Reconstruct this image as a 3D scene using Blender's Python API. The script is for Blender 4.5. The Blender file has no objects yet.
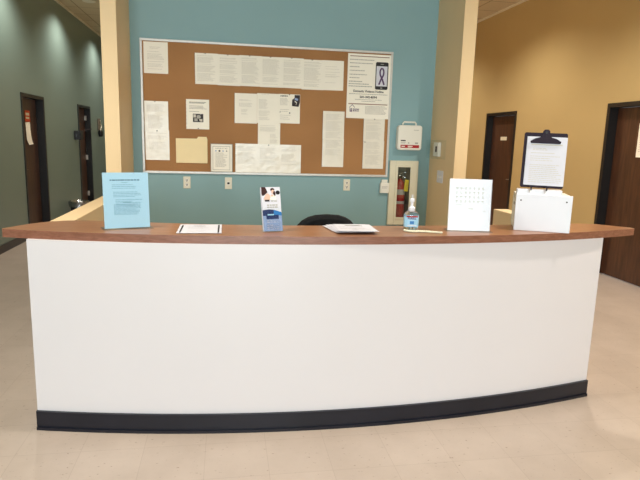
import bpy, math, random
from mathutils import Vector, Matrix, noise
C = bpy.context.scene.collection
S = bpy.context.scene
random.seed(7)
PI = math.pi

# ------------------------------------------------------------------ materials
def new_mat(name):
    m = bpy.data.materials.new(name); m.use_nodes = True
    return m, m.node_tree, m.node_tree.nodes['Principled BSDF']
def srgb(r, g, b):
    f = lambda c: (c/255/12.92) if c/255 <= .04045 else ((c/255+.055)/1.055)**2.4
    return (f(r), f(g), f(b), 1)
def mat(name, col, rough=.6, spec=.5, metal=0, var=0.0, scale=8, bump=0.0, bscale=200, trans=0, ior=1.45, coat=0):
    m, nt, b = new_mat(name)
    c = srgb(*col)
    b.inputs['Roughness'].default_value = rough
    b.inputs['Specular IOR Level'].default_value = spec
    b.inputs['Metallic'].default_value = metal
    b.inputs['IOR'].default_value = ior
    b.inputs['Transmission Weight'].default_value = trans
    b.inputs['Coat Weight'].default_value = coat
    tc = nt.nodes.new('ShaderNodeTexCoord')
    n = nt.nodes.new('ShaderNodeTexNoise'); n.inputs['Scale'].default_value = scale; n.inputs['Detail'].default_value = 4
    nt.links.new(tc.outputs['Object'], n.inputs['Vector'])
    r = nt.nodes.new('ShaderNodeValToRGB')
    r.color_ramp.elements[0].position = .3; r.color_ramp.elements[1].position = .7
    r.color_ramp.elements[0].color = tuple(x*(1-var) for x in c[:3]) + (1,)
    r.color_ramp.elements[1].color = tuple(min(1, x*(1+var)) for x in c[:3]) + (1,)
    nt.links.new(n.outputs['Fac'], r.inputs['Fac']); nt.links.new(r.outputs['Color'], b.inputs['Base Color'])
    if bump:
        n2 = nt.nodes.new('ShaderNodeTexNoise'); n2.inputs['Scale'].default_value = bscale
        nt.links.new(tc.outputs['Object'], n2.inputs['Vector'])
        bp = nt.nodes.new('ShaderNodeBump'); bp.inputs['Strength'].default_value = bump; bp.inputs['Distance'].default_value = .002
        nt.links.new(n2.outputs['Fac'], bp.inputs['Height']); nt.links.new(bp.outputs['Normal'], b.inputs['Normal'])
    return m
def emit(name, col, strength):
    m, nt, b = new_mat(name)
    b.inputs['Base Color'].default_value = col
    b.inputs['Emission Color'].default_value = col
    b.inputs['Emission Strength'].default_value = strength
    return m
def clear(name, tint=(253, 254, 254), t=.9, rough=.05):
    m = bpy.data.materials.new(name); m.use_nodes = True
    nt = m.node_tree; nt.nodes.clear()
    o = nt.nodes.new('ShaderNodeOutputMaterial'); mx = nt.nodes.new('ShaderNodeMixShader')
    tr = nt.nodes.new('ShaderNodeBsdfTransparent'); tr.inputs['Color'].default_value = srgb(*tint)
    gl = nt.nodes.new('ShaderNodeBsdfGlossy'); gl.inputs['Roughness'].default_value = rough
    mx.inputs['Fac'].default_value = 1-t
    nt.links.new(tr.outputs[0], mx.inputs[1]); nt.links.new(gl.outputs[0], mx.inputs[2]); nt.links.new(mx.outputs[0], o.inputs[0])
    return m

M = {}
M['teal'] = mat('teal_paint', (138, 172, 177), .5, .35, var=.02, scale=1.5, bump=.15, bscale=350)
M['sage'] = mat('sage_paint', (124, 143, 137), .33, .5, var=.03, scale=1.2, bump=.12, bscale=300)
M['cream'] = mat('cream_paint', (240, 211, 166), .5, .35, var=.02, scale=2, bump=.12, bscale=350)
M['mustard'] = mat('mustard_paint', (186, 164, 116), .38, .45, var=.04, scale=1.0, bump=.12, bscale=300)
M['white_wall'] = mat('white_paint', (225, 220, 208), .6, .3, var=.02)
M['laminate'] = mat('white_laminate', (225, 220, 223), .32, .5, var=.01, scale=1.5)
M['black_base'] = mat('black_vinyl_base', (25, 27, 38), .3, .5, var=.15, scale=6)
M['black_frame'] = mat('black_painted_frame', (26, 24, 24), .35, .5, var=.1)
M['black_plastic'] = mat('black_plastic', (24, 23, 27), .4, .5, var=.1)
M['black_mesh'] = mat('black_fabric', (26, 27, 30), .8, .3, var=.3, scale=60, bump=.4)
M['chrome'] = mat('chrome', (190, 190, 190), .2, .5, 1)
M['alum'] = mat('brushed_aluminium', (205, 203, 198), .4, .5, .3, var=.05, scale=30)
M['white_plastic'] = mat('white_plastic', (236, 233, 222), .35, .5, var=.01)
M['bright_plastic'] = mat('bright_white_plastic', (230, 230, 238), .35, .5, var=.01)
M['ivory'] = mat('ivory_plastic', (226, 220, 200), .35, .5, var=.01)
M['cab'] = mat('cabinet_enamel', (222, 216, 192), .4, .5, var=.02)
M['cab_in'] = mat('cabinet_inside', (120, 112, 100), .6, .3, var=.05)
M['dark'] = mat('dark_gap', (35, 33, 33), .6, .3)
M['paper'] = mat('white_paper', (250, 245, 232), .8, .2, var=.012, scale=12)
M['paper_cool'] = mat('bright_paper', (220, 220, 230), .8, .2, var=.01, scale=12)
M['sleeve'] = mat('sleeved_paper', (238, 232, 218), .22, .4, var=.03, scale=14)
M['manila'] = mat('manila_card', (246, 226, 180), .7, .2, var=.02, scale=10)
M['blue_paper'] = mat('pale_blue_paper', (174, 212, 234), .7, .25, var=.01, scale=5)
M['ink'] = mat('grey_print', (176, 173, 166), .8, .2)
M['ink_faint'] = mat('faint_print', (208, 203, 192), .8, .2)
M['ink_dark'] = mat('dark_print', (66, 62, 66), .8, .2)
M['ink_blue'] = mat('blue_grey_print', (136, 178, 198), .8, .2)
M['blue_head'] = mat('blue_heading_print', (84, 122, 146), .8, .2)
M['foot'] = clear('acrylic_foot', (245, 248, 250), t=.78, rough=.2)
M['purple'] = mat('purple_print', (92, 66, 104), .7, .2)
M['maroon'] = mat('brown_rule_print', (156, 126, 112), .7, .2)
M['red'] = mat('red_enamel', (176, 30, 28), .35, .5, var=.05)
M['red_print'] = mat('red_print', (172, 44, 44), .5, .3)
M['yellow'] = mat('yellow_tag', (232, 196, 40), .6, .3)
M['orange'] = mat('orange_sign', (222, 84, 48), .5, .4)
M['cyl_label'] = mat('extinguisher_label', (190, 176, 168), .5, .4, var=.05)
M['navy'] = mat('navy_print', (28, 50, 100), .4, .5)
M['azure'] = mat('azure_print', (44, 120, 190), .4, .5)
M['blue_lbl'] = mat('light_blue_label', (160, 205, 232), .35, .5)
M['periwinkle'] = mat('greyed_blue_print', (140, 160, 200), .4, .5, var=.1, scale=60)
M['skin'] = mat('skin_tone_print', (226, 190, 170), .5, .3)
M['hair'] = mat('dark_hair_print', (64, 38, 38), .5, .3)
M['bead'] = mat('pale_beads', (232, 230, 205), .3, .5, var=.1, scale=80)
M['clear'] = clear('clear_acrylic', t=.985, rough=.12)
M['liner'] = clear('clear_bin_liner', (215, 220, 220), t=.6, rough=.25)
M['glass'] = clear('window_glass', (245, 250, 250), t=.94, rough=.02)
M['gel'] = mat('clear_gel', (226, 240, 250), .05, .5, trans=.95, ior=1.34)
M['lens'] = emit('lamp_lens', (1, .93, .8, 1), 12)
M['door_wood'] = None

def wood(name, c0, c1, scale=(1.2, 14, 14), rough=.35, fine=1.0):
    m, nt, b = new_mat(name)
    tc = nt.nodes.new('ShaderNodeTexCoord'); mp = nt.nodes.new('ShaderNodeMapping')
    mp.inputs['Scale'].default_value = scale
    n = nt.nodes.new('ShaderNodeTexNoise'); n.inputs['Scale'].default_value = 3*fine; n.inputs['Detail'].default_value = 6; n.inputs['Distortion'].default_value = .6
    r = nt.nodes.new('ShaderNodeValToRGB')
    r.color_ramp.elements[0].position = .32; r.color_ramp.elements[1].position = .68
    r.color_ramp.elements[0].color = srgb(*c0); r.color_ramp.elements[1].color = srgb(*c1)
    nt.links.new(tc.outputs['Object'], mp.inputs['Vector']); nt.links.new(mp.outputs[0], n.inputs['Vector'])
    nt.links.new(n.outputs['Fac'], r.inputs['Fac']); nt.links.new(r.outputs['Color'], b.inputs['Base Color'])
    b.inputs['Roughness'].default_value = rough
    return m
M['door_wood'] = wood('dark_walnut_door', (56, 34, 22), (82, 52, 34), (8, 8, .9), .4)
M['top_wood'] = wood('cherry_laminate', (146, 98, 68), (166, 116, 82), (2.0, 16, 16), .28)
M['edge_wood'] = wood('cherry_edge_band', (126, 80, 60), (148, 100, 80), (3, 20, 20), .35, 1.5)

def cork_mat():
    m, nt, b = new_mat('cork')
    tc = nt.nodes.new('ShaderNodeTexCoord')
    n = nt.nodes.new('ShaderNodeTexNoise'); n.inputs['Scale'].default_value = 170; n.inputs['Detail'].default_value = 5
    n2 = nt.nodes.new('ShaderNodeTexNoise'); n2.inputs['Scale'].default_value = 1.4
    r = nt.nodes.new('ShaderNodeValToRGB')
    r.color_ramp.elements[0].position = .3; r.color_ramp.elements[1].position = .7
    r.color_ramp.elements[0].color = srgb(160, 112, 68); r.color_ramp.elements[1].color = srgb(184, 136, 88)
    mx = nt.nodes.new('ShaderNodeMix'); mx.data_type = 'RGBA'; mx.blend_type = 'MULTIPLY'
    r2 = nt.nodes.new('ShaderNodeValToRGB'); r2.color_ramp.elements[0].color = (.82, .8, .78, 1); r2.color_ramp.elements[1].color = (1, 1, 1, 1)
    r2.color_ramp.elements[0].position = .35; r2.color_ramp.elements[1].position = .6
    nt.links.new(tc.outputs['Object'], n.inputs['Vector']); nt.links.new(tc.outputs['Object'], n2.inputs['Vector'])
    nt.links.new(n.outputs['Fac'], r.inputs['Fac']); nt.links.new(n2.outputs['Fac'], r2.inputs['Fac'])
    mx.inputs['Factor'].default_value = 1
    nt.links.new(r.outputs['Color'], mx.inputs['A']); nt.links.new(r2.outputs['Color'], mx.inputs['B'])
    nt.links.new(mx.outputs['Result'], b.inputs['Base Color'])
    b.inputs['Roughness'].default_value = .85
    return m
M['cork'] = cork_mat()

def floor_mat():
    m, nt, b = new_mat('vinyl_floor_tile')
    L = nt.links.new
    tc = nt.nodes.new('ShaderNodeTexCoord'); mp = nt.nodes.new('ShaderNodeMapping')
    mp.inputs['Location'].default_value = (.105, .06, 0)
    L(tc.outputs['Object'], mp.inputs['Vector'])
    br = nt.nodes.new('ShaderNodeTexBrick'); br.offset = 0; br.squash = 1
    br.inputs['Scale'].default_value = 1; br.inputs['Brick Width'].default_value = .305; br.inputs['Row Height'].default_value = .305
    br.inputs['Mortar Size'].default_value = .0012; br.inputs['Mortar Smooth'].default_value = .3
    br.inputs['Color1'].default_value = srgb(192, 177, 166); br.inputs['Color2'].default_value = srgb(196, 181, 170)
    br.inputs['Mortar'].default_value = srgb(176, 160, 149)
    L(mp.outputs[0], br.inputs['Vector'])
    # large mottling
    n = nt.nodes.new('ShaderNodeTexNoise'); n.inputs['Scale'].default_value = 3; n.inputs['Detail'].default_value = 6; n.inputs['Roughness'].default_value = .65
    L(tc.outputs['Object'], n.inputs['Vector'])
    r = nt.nodes.new('ShaderNodeValToRGB'); r.color_ramp.elements[0].color = (.88, .87, .86, 1); r.color_ramp.elements[1].color = (1, 1, 1, 1)
    r.color_ramp.elements[0].position = .3; r.color_ramp.elements[1].position = .65
    L(n.outputs['Fac'], r.inputs['Fac'])
    mx = nt.nodes.new('ShaderNodeMix'); mx.data_type = 'RGBA'; mx.blend_type = 'MULTIPLY'; mx.inputs['Factor'].default_value = 1
    L(br.outputs['Color'], mx.inputs['A']); L(r.outputs['Color'], mx.inputs['B'])
    # small chips of darker brown in the tile
    mp2 = nt.nodes.new('ShaderNodeMapping'); mp2.inputs['Scale'].default_value = (1, 2.2, 1); mp2.inputs['Rotation'].default_value = (0, 0, .6)
    L(tc.outputs['Object'], mp2.inputs['Vector'])
    n3 = nt.nodes.new('ShaderNodeTexNoise'); n3.inputs['Scale'].default_value = 34; n3.inputs['Detail'].default_value = 3; n3.inputs['Roughness'].default_value = .6
    L(mp2.outputs[0], n3.inputs['Vector'])
    r3 = nt.nodes.new('ShaderNodeValToRGB'); r3.color_ramp.elements[0].position = .66; r3.color_ramp.elements[1].position = .70
    r3.color_ramp.elements[0].color = (0, 0, 0, 1); r3.color_ramp.elements[1].color = (.7, .7, .7, 1)
    L(n3.outputs['Fac'], r3.inputs['Fac'])
    mx2 = nt.nodes.new('ShaderNodeMix'); mx2.data_type = 'RGBA'
    L(r3.outputs['Color'], mx2.inputs['Factor']); L(mx.outputs['Result'], mx2.inputs['A']); mx2.inputs['B'].default_value = srgb(120, 94, 76)
    L(mx2.outputs['Result'], b.inputs['Base Color'])
    b.inputs['Roughness'].default_value = .34
    b.inputs['Specular IOR Level'].default_value = .45
    return m
M['floor'] = floor_mat()

def ceiling_mat():
    m, nt, b = new_mat('acoustic_ceiling_tile')
    L = nt.links.new
    tc = nt.nodes.new('ShaderNodeTexCoord'); mp = nt.nodes.new('ShaderNodeMapping')
    mp.inputs['Location'].default_value = (2.61 % .61, (-11.13) % .61, 0)
    L(tc.outputs['Object'], mp.inputs['Vector'])
    br = nt.nodes.new('ShaderNodeTexBrick'); br.offset = 0; br.squash = 1
    br.inputs['Scale'].default_value = 1; br.inputs['Brick Width'].default_value = .61; br.inputs['Row Height'].default_value = .61
    br.inputs['Mortar Size'].default_value = .012; br.inputs['Mortar Smooth'].default_value = .1
    br.inputs['Color1'].default_value = srgb(206, 194, 166); br.inputs['Color2'].default_value = srgb(200, 188, 160)
    br.inputs['Mortar'].default_value = srgb(160, 146, 118)
    L(mp.outputs[0], br.inputs['Vector']); L(br.outputs['Color'], b.inputs['Base Color'])
    b.inputs['Roughness'].default_value = .9
    return m
M['ceiling'] = ceiling_mat()

# ------------------------------------------------------------------ mesh builder
class MB:
    def __init__(s): s.v = []; s.f = []; s.mi = []; s.mats = []; s.sm = []
    def slot(s, m):
        if m not in s.mats: s.mats.append(m)
        return s.mats.index(m)
    def add(s, vs, fs, m, smooth=False, T=None):
        o = len(s.v); k = s.slot(m)
        for p in vs:
            p = Vector(p)
            if T is not None: p = T @ p
            s.v.append(p)
        for f in fs: s.f.append([i+o for i in f]); s.mi.append(k); s.sm.append(smooth)
        return s
    def box(s, a, b, m, T=None):
        x0, y0, z0 = a; x1, y1, z1 = b
        vs = [(x0, y0, z0), (x1, y0, z0), (x1, y1, z0), (x0, y1, z0), (x0, y0, z1), (x1, y0, z1), (x1, y1, z1), (x0, y1, z1)]
        fs = [(0, 3, 2, 1), (4, 5, 6, 7), (0, 1, 5, 4), (1, 2, 6, 5), (2, 3, 7, 6), (3, 0, 4, 7)]
        return s.add(vs, fs, m, False, T)
    def prism(s, pts, z0, z1, m, T=None, mside=None, smooth=False):
        n = len(pts)
        vs = [(x, y, z0) for x, y in pts] + [(x, y, z1) for x, y in pts]
        s.add(vs, [tuple(range(n))[::-1], tuple(range(n, 2*n))], m, False, T)
        s.add(vs, [(i, (i+1) % n, n+(i+1) % n, n+i) for i in range(n)], mside or m, smooth, T)
        return s
    def loft(s, rings, m, T=None, smooth=True, caps=True):   # rings: equal-length lists of points
        n = len(rings[0]); vs = [p for r in rings for p in r]; fs = []
        for j in range(len(rings)-1):
            for i in range(n):
                fs.append((j*n+i, j*n+(i+1) % n, (j+1)*n+(i+1) % n, (j+1)*n+i))
        s.add(vs, fs, m, smooth, T)
        if caps:
            s.add(rings[0], [tuple(range(n))[::-1]], m, False, T); s.add(rings[-1], [tuple(range(n))], m, False, T)
        return s
    def lathe(s, prof, m, c=(0, 0, 0), n=24, T=None, sy=1, e=2):
        rings = []
        for r, z in prof:
            ring = []
            for i in range(n):
                a = 2*PI*i/n; ca, sa = math.cos(a), math.sin(a)
                x = math.copysign(abs(ca)**(2/e), ca); y = math.copysign(abs(sa)**(2/e), sa)
                ring.append((c[0]+r*x, c[1]+r*y*sy, c[2]+z))
            rings.append(ring)
        return s.loft(rings, m, T)
    def tube(s, pts, r, m, n=10, T=None):
        rings = []
        P = [Vector(p) for p in pts]
        for k, p in enumerate(P):
            d = (P[min(k+1, len(P)-1)]-P[max(k-1, 0)]).normalized()
            u = d.cross(Vector((0, 0, 1)));
            if u.length < 1e-3: u = Vector((1, 0, 0))
            u.normalize(); w = d.cross(u)
            rr = r[k] if isinstance(r, (list, tuple)) else r
            rings.append([p+u*rr*math.cos(2*PI*i/n)+w*rr*math.sin(2*PI*i/n) for i in range(n)])
        return s.loft(rings, m, T)
    def build(s, name, parent=None, loc=None, rot=None, bevel=0, seg=2):
        me = bpy.data.meshes.new(name)
        me.from_pydata([tuple(p) for p in s.v], [], s.f)
        for m in s.mats: me.materials.append(m)
        for i, p in enumerate(me.polygons): p.material_index = s.mi[i]; p.use_smooth = s.sm[i]
        me.update()
        if any(s.sm): me.set_sharp_from_angle(angle=math.radians(50))
        o = bpy.data.objects.new(name, me); C.objects.link(o)
        if parent is not None: o.parent = parent
        if loc is not None: o.location = loc
        if rot is not None: o.rotation_euler = rot
        if bevel:
            b = o.modifiers.new('bevel', 'BEVEL'); b.width = bevel; b.segments = seg; b.limit_method = 'ANGLE'; b.angle_limit = math.radians(40)
        return o

def tag(o, label, cat, group=None):
    o['label'] = label; o['category'] = cat
    if group: o['group'] = group
    return o
def thing(name, label, cat, loc, rot=(0, 0, 0), group=None):
    o = bpy.data.objects.new(name, None); C.objects.link(o)
    o.empty_display_size = .1
    o.location = loc; o.rotation_euler = rot
    return tag(o, label, cat, group)
def struct(o): o['kind'] = 'structure'; return o
def senpty(name, loc):
    o = bpy.data.objects.new(name, None); C.objects.link(o); o.location = loc; o['kind'] = 'structure'; return o

_tc = {}
def text_geo(txt, bold=0.0):
    key = (txt, bold)
    if key in _tc: return _tc[key]
    cu = bpy.data.curves.new('t', 'FONT'); cu.body = txt; cu.size = 1; cu.offset = bold; cu.resolution_u = 2
    ob = bpy.data.objects.new('t', cu); C.objects.link(ob)
    bpy.context.view_layer.update()
    dg = bpy.context.evaluated_depsgraph_get()
    me = bpy.data.meshes.new_from_object(ob.evaluated_get(dg))
    vs = [tuple(v.co) for v in me.vertices]; fs = [tuple(p.vertices) for p in me.polygons]
    bpy.data.objects.remove(ob); bpy.data.meshes.remove(me)
    x0 = min(v[0] for v in vs); x1 = max(v[0] for v in vs); y0 = min(v[1] for v in vs); y1 = max(v[1] for v in vs)
    vs = [((v[0]-x0)/(x1-x0), (v[1]-y0)/(y1-y0)) for v in vs]
    _tc[key] = (vs, fs); return _tc[key]

# ------------------------------------------------------------------ printed sheets
# local frame of a sheet: x right, z up, face towards -y; origin at bottom-left of the sheet
class Sheet:
    def __init__(s, w, h, m, wrinkle=0, seed=0, curl=0, nx=8, nz=10, thick=.0008):
        s.w, s.h, s.wr, s.seed, s.curl = w, h, wrinkle, seed, curl
        if wrinkle > .0018: nx, nz = 16, 20
        s.b = MB()
        vs = []; fs = []
        for j in range(nz+1):
            for i in range(nx+1):
                x, z = w*i/nx, h*j/nz
                vs.append((x, -s.d(x, z), z))
        for j in range(nz):
            for i in range(nx):
                a = j*(nx+1)+i; fs.append((a, a+1, a+nx+2, a+nx+1))
        o = len(vs)
        rim = [i for i in range(nx+1)] + [j*(nx+1)+nx for j in range(1, nz+1)] + [nz*(nx+1)+i for i in range(nx-1, -1, -1)] + [j*(nx+1) for j in range(nz-1, 0, -1)]
        for r in rim:
            x, y, z = vs[r]; vs.append((x, y+thick, z))
        n = len(rim)
        for k in range(n): fs.append((rim[k], o+k, o+(k+1) % n, rim[(k+1) % n]))
        fs.append(tuple(o+k for k in range(n)))
        s.b.add(vs, fs, m, wrinkle > 0)
    def d(s, x, z):
        v = .0012
        if s.wr:
            v += s.wr*(1.1+noise.noise(Vector(((x*19+z*7)+s.seed*3.1, z*26-x*9, s.seed*1.7))))
        if s.curl:
            v += s.curl*(max(0, 1-z/(s.h*.35)))**2
        return v
    def rect(s, x0, z0, x1, z1, m, off=.0005):
        s.b.add([(x0, -s.d(x0, z0)-off, z0), (x1, -s.d(x1, z0)-off, z0), (x1, -s.d(x1, z1)-off, z1), (x0, -s.d(x0, z1)-off, z1)], [(0, 1, 2, 3)], m)
    def poly(s, pts, m, off=.0005):
        s.b.add([(x, -s.d(x, z)-off, z) for x, z in pts], [tuple(range(len(pts)))], m)
    def disc(s, x, z, rx, rz, m, off=.0006, n=18):
        s.poly([(x+rx*math.cos(2*PI*i/n), z+rz*math.sin(2*PI*i/n)) for i in range(n)], m, off)
    def text(s, txt, x, z, w, h, m, bold=.0, off=.0006):
        vs, fs = text_geo(txt, bold)
        s.b.add([(x+a*w, -s.d(x+a*w, z+b*h)-off, z+b*h) for a, b in vs], fs, m)
    def lines(s, x0, x1, ztop, zbot, pitch, hgt, m, rnd, fill=.9, ragged=.3, skip=0):
        z = ztop
        while z > zbot:
            if rnd.random() >= skip:
                x = x0; end = x1-(x1-x0)*ragged*rnd.random()
                while x < end:
                    wl = min(rnd.uniform(.006, .02), end-x)
                    s.rect(x, z-hgt, x+wl, z, m)
                    x += wl+.003
            z -= pitch
    def holes(s, m, n=14):
        for k in range(n):
            z = s.h*(k+.5)/n; s.rect(-.003, z-.0035, .002, z+.0035, m)
    def build(s, name, loc, rot=(0, 0, 0), parent=None): return s.b.build(name, parent, loc, rot)

# ------------------------------------------------------------------ room shell
YB, XL, XR, ZC, YF, YE = 5.5, -2.86, 4.56, 3.78, -6.0, 15.5
AL, AR, YP = -.86, 2.06, 4.86           # alcove inner faces and the front of its side walls
struct(MB().box((XL-.3, YF-.3, -.1), (XR+.3, YE+.2, 0), M['floor']).build('floor'))
struct(MB().box((XL-.3, YF-.3, ZC), (XR+.3, YE+.2, ZC+.1), M['ceiling']).build('ceiling'))
def side_wall(name, x0, x1, openings, m):
    b = MB(); y = YF
    for a, c, h in openings:
        b.box((x0, y, 0), (x1, a, ZC), m); b.box((x0, a, h), (x1, c, ZC), m); y = c
    b.box((x0, y, 0), (x1, YE, ZC), m)
    return struct(b.build(name))
side_wall('wall_left', XL-.15, XL, [(8.65, 9.66, 2.10), (11.74, 12.76, 2.11)], M['sage'])
side_wall('wall_right', XR, XR+.15, [(5.19, 6.23, 2.09), (8.41, 9.45, 2.10)], M['mustard'])
b = MB(); nx0, nx1, nz0, nz1 = 1.705, 1.865, .775, 1.335      # niche for the extinguisher cabinet
b.box((AL, YB, 0), (nx0, YB+.2, ZC), M['teal']); b.box((nx1, YB, 0), (AR, YB+.2, ZC), M['teal'])
b.box((nx0, YB, 0), (nx1, YB+.2, nz0), M['teal']); b.box((nx0, YB, nz1), (nx1, YB+.2, ZC), M['teal'])
struct(b.build('wall_back'))
struct(MB().box((AL-.12, YP, 0), (AL, YE, ZC), M['cream']).build('wall_alcove_left'))
struct(MB().box((AR, YP, 0), (AR+.12, YE, ZC), M['cream']).build('wall_alcove_right'))
struct(MB().box((XL, YE, 0), (AL-.12, YE+.12, ZC), M['sage']).build('wall_corridor_left'))
struct(MB().box((AR+.12, YE, 0), (XR, YE+.12, ZC), M['mustard']).build('wall_corridor_right'))
struct(MB().box((AL-.12, 3.06, 0), (AL+.005, YP, 1.067), M['cream']).build('wall_low_left', bevel=.004))
struct(MB().box((AR, 3.06, 0), (AR+.12, 4.03, 1.067), M['cream']).build('wall_low_right', bevel=.004))
# front wall with the street windows behind the camera
wins = [(-2.65, -1.25), (-1.05, .35), (.55, 1.95)]
b = MB(); x = XL
for a, c in wins:
    b.box((x, YF-.15, 0), (a, YF, ZC), M['white_wall']); b.box((a, YF-.15, 0), (c, YF, .35), M['white_wall']); b.box((a, YF-.15, 2.9), (c, YF, ZC), M['white_wall']); x = c
b.box((x, YF-.15, 0), (XR, YF, ZC), M['white_wall'])
struct(b.build('wall_front'))
for k, (a, c) in enumerate(wins):
    w = senpty('window_%d' % (k+1), ((a+c)/2, YF-.08, .35))
    hw = (c-a)/2
    f = MB()
    for q in (-hw, hw-.05, -.025): f.box((q, -.04, 0), (q+.05, .04, 2.55), M['black_frame'])
    for z in (0, 2.5, 1.9): f.box((-hw, -.039, z), (hw, .039, z+.05), M['black_frame'])
    f.build('window_frame', w)
    MB().box((-hw+.02, -.004, .02), (hw-.02, .004, 2.53), M['glass']).build('pane', w)
# ceiling wall angles and baseboards
struct(MB().box((XL, YF, ZC-.03), (XL+.022, YE, ZC), M['ivory']).build('trim_1'))
struct(MB().box((XR-.022, YF, ZC-.03), (XR, YE, ZC), M['ivory']).build('trim_2'))
b = MB()
for a, c in ((YF, 8.65), (9.66, 11.74), (12.76, YE)): b.box((XL, a, 0), (XL+.012, c, .105), M['black_base'])
struct(b.build('baseboard_left'))
b = MB()
for a, c in ((YF, 5.19), (6.23, 8.41), (9.45, YE)): b.box((XR-.012, a, 0), (XR, c, .105), M['black_base'])
struct(b.build('baseboard_right'))
struct(MB().box((AL, YB-.012, 0), (AR, YB, .105), M['black_base']).build('baseboard_back'))

# doors: local frame x along +Y of the wall, y into the wall
def door(n, side, y0, y1, h, hinge_far, leaf_m):
    x = XL if side < 0 else XR
    d = senpty('door_%d' % n, (x, (y0+y1)/2, 0))
    hw = (y1-y0)/2; o = side      # o: direction into the wall
    f = MB()
    def bx(a, c, m, B=None):
        x0, x1 = sorted((a[0]*o, c[0]*o)); (B or f).box((x0, a[1], a[2]), (x1, c[1], c[2]), m)
    bx((-.014, -hw, 0), (.15, -hw+.05, h), M['black_frame']); bx((-.014, hw-.05, 0), (.15, hw, h), M['black_frame'])
    bx((-.014, -hw+.05, h-.05), (.15, hw-.05, h), M['black_frame'])
    f.build('door_frame', d)
    l = MB(); bx((.10, -hw+.055, .012), (.145, hw-.055, h-.055), leaf_m, l); leaf = l.build('door_leaf', d)
    s = -1 if hinge_far else 1
    hd = MB(); yy = s*(hw-.13)
    hd.tube([(o*.10, yy, 1.0), (o*.05, yy, 1.0), (o*.045, yy-s*.0-(s*.02), 1.0), (o*.045, yy-s*.12, 1.0)], .009, M['chrome'])
    hd.lathe([(.026, -.004), (.026, .004)], M['chrome'], T=Matrix.Translation((o*.096, yy, 1.0)) @ Matrix.Rotation(PI/2, 4, 'Y'))
    hd.build('door_handle', leaf)
    for z in (.28, 1.05, 1.87) if n == 2 else ():
        g = MB(); yy = -s*(hw-.062)
        g.box((min(o*.06, o*.1), yy-.006, z-.05), (max(o*.06, o*.1), yy+.006, z+.05), M['alum'])
        g.build('hinge', d)
    return d
door(1, -1, 8.65, 9.66, 2.10, True, M['door_wood'])
door(2, -1, 11.74, 12.76, 2.11, True, M['door_wood'])
door(3, 1, 5.19, 6.23, 2.09, True, M['door_wood'])
door(4, 1, 8.41, 9.45, 2.10, True, M['door_wood'])

# ------------------------------------------------------------------ reception counter
def front(x):            # front line of the wooden top
    d = x-.62; return 2.782+.062*d*d+.0048*d**4
def face(x):             # front line of the white panel
    d = x-.62; return 2.772+.013*d+.072*d*d
ct = thing('reception_counter', 'long curved white laminate reception counter with a black toe base', 'counter', (.62, 2.85, 0))
O = Vector((.62, 2.85, 0))
def strip(x0, x1, off0, off1, n=48):
    xs = [x0+(x1-x0)*i/n for i in range(n+1)]
    return [(x-O.x, face(x)+off0-O.y) for x in xs] + [(x-O.x, face(x)+off1-O.y) for x in reversed(xs)]
MB().prism(strip(-.991, 2.265, .012, .12), .10, 1.026, M['laminate'], smooth=True).build('front_panel', ct, bevel=.0)
kb = MB().prism(strip(-.994, 2.268, -.003, .118), 0, .103, M['black_base'], smooth=True)
kb.prism(strip(-.994, 2.268, -.012, 0), 0, .016, M['black_base'], smooth=True)
kb.build('toe_base', ct)
# wooden top: a crescent slab with cut ends
xs = [-1.125+(2.528+1.125)*i/60 for i in range(61)]
fp = [(x, front(x)) for x in xs]
bp = [(2.528, 3.11), (2.46, 3.18), (2.39, 3.25), (2.28, 3.272), (2.135, 3.268), (1.92, 3.237), (1.69, 3.208), (1.48, 3.185), (1.28, 3.168), (1.0, 3.156), (.7, 3.152), (.36, 3.158), (.02, 3.18), (-.2, 3.213), (-.43, 3.255), (-.64, 3.295), (-.80, 3.322), (-.88, 3.322), (-.97, 3.283), (-1.05, 3.19), (-1.13, 3.04)]
P0 = (.62, 2.95, 1.026)
pts = [(x-P0[0], y-P0[1]) for x, y in fp+bp[:]]
# drop near-duplicate corner
cl = []
for p in pts:
    if not cl or (Vector(p)-Vector(cl[-1])).length > .004: cl.append(p)
top = MB().prism(cl, 0, .042, M['top_wood'], mside=M['edge_wood']).build('countertop', None, P0, bevel=.002)
tag(top, 'cherry brown wood countertop, curved, overhanging both ends of the white counter', 'countertop')
ZT = 1.0685

# ------------------------------------------------------------------ bulletin board
bx0, bx1, bz0, bz1 = -.775, 1.617, 1.205, 2.425
bd = thing('bulletin_board', 'large cork bulletin board in a pale metal frame on the blue wall', 'bulletin board', ((bx0+bx1)/2, YB, bz0))
hw, hh = (bx1-bx0)/2, bz1-bz0
MB().box((-hw+.01, -.012, .01), (hw-.01, -.001, hh-.01), M['cork']).build('cork_panel', bd)
f = MB(); t = .022
f.box((-hw, -.022, 0), (hw, -.001, t), M['alum']); f.box((-hw, -.022, hh-t), (hw, -.001, hh), M['alum'])
f.box((-hw, -.022, t), (-hw+t, -.001, hh-t), M['alum']); f.box((hw-t, -.022, t), (hw, -.001, hh-t), M['alum'])
f.build('board_frame', bd, bevel=.003)
YS = YB-.0125      # face of the cork
def pin(parent, x, z, m='black_plastic'):
    p = MB(); T = Matrix.Translation((x, -.004, z)) @ Matrix.Rotation(PI/2, 4, 'X')
    p.lathe([(.003, 0), (.0025, .005), (.0045, .006), (.005, .009), (.003, .010)], M[m], n=10, T=T)
    return p.build('pushpin', parent)
R = random.Random(3)
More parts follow.
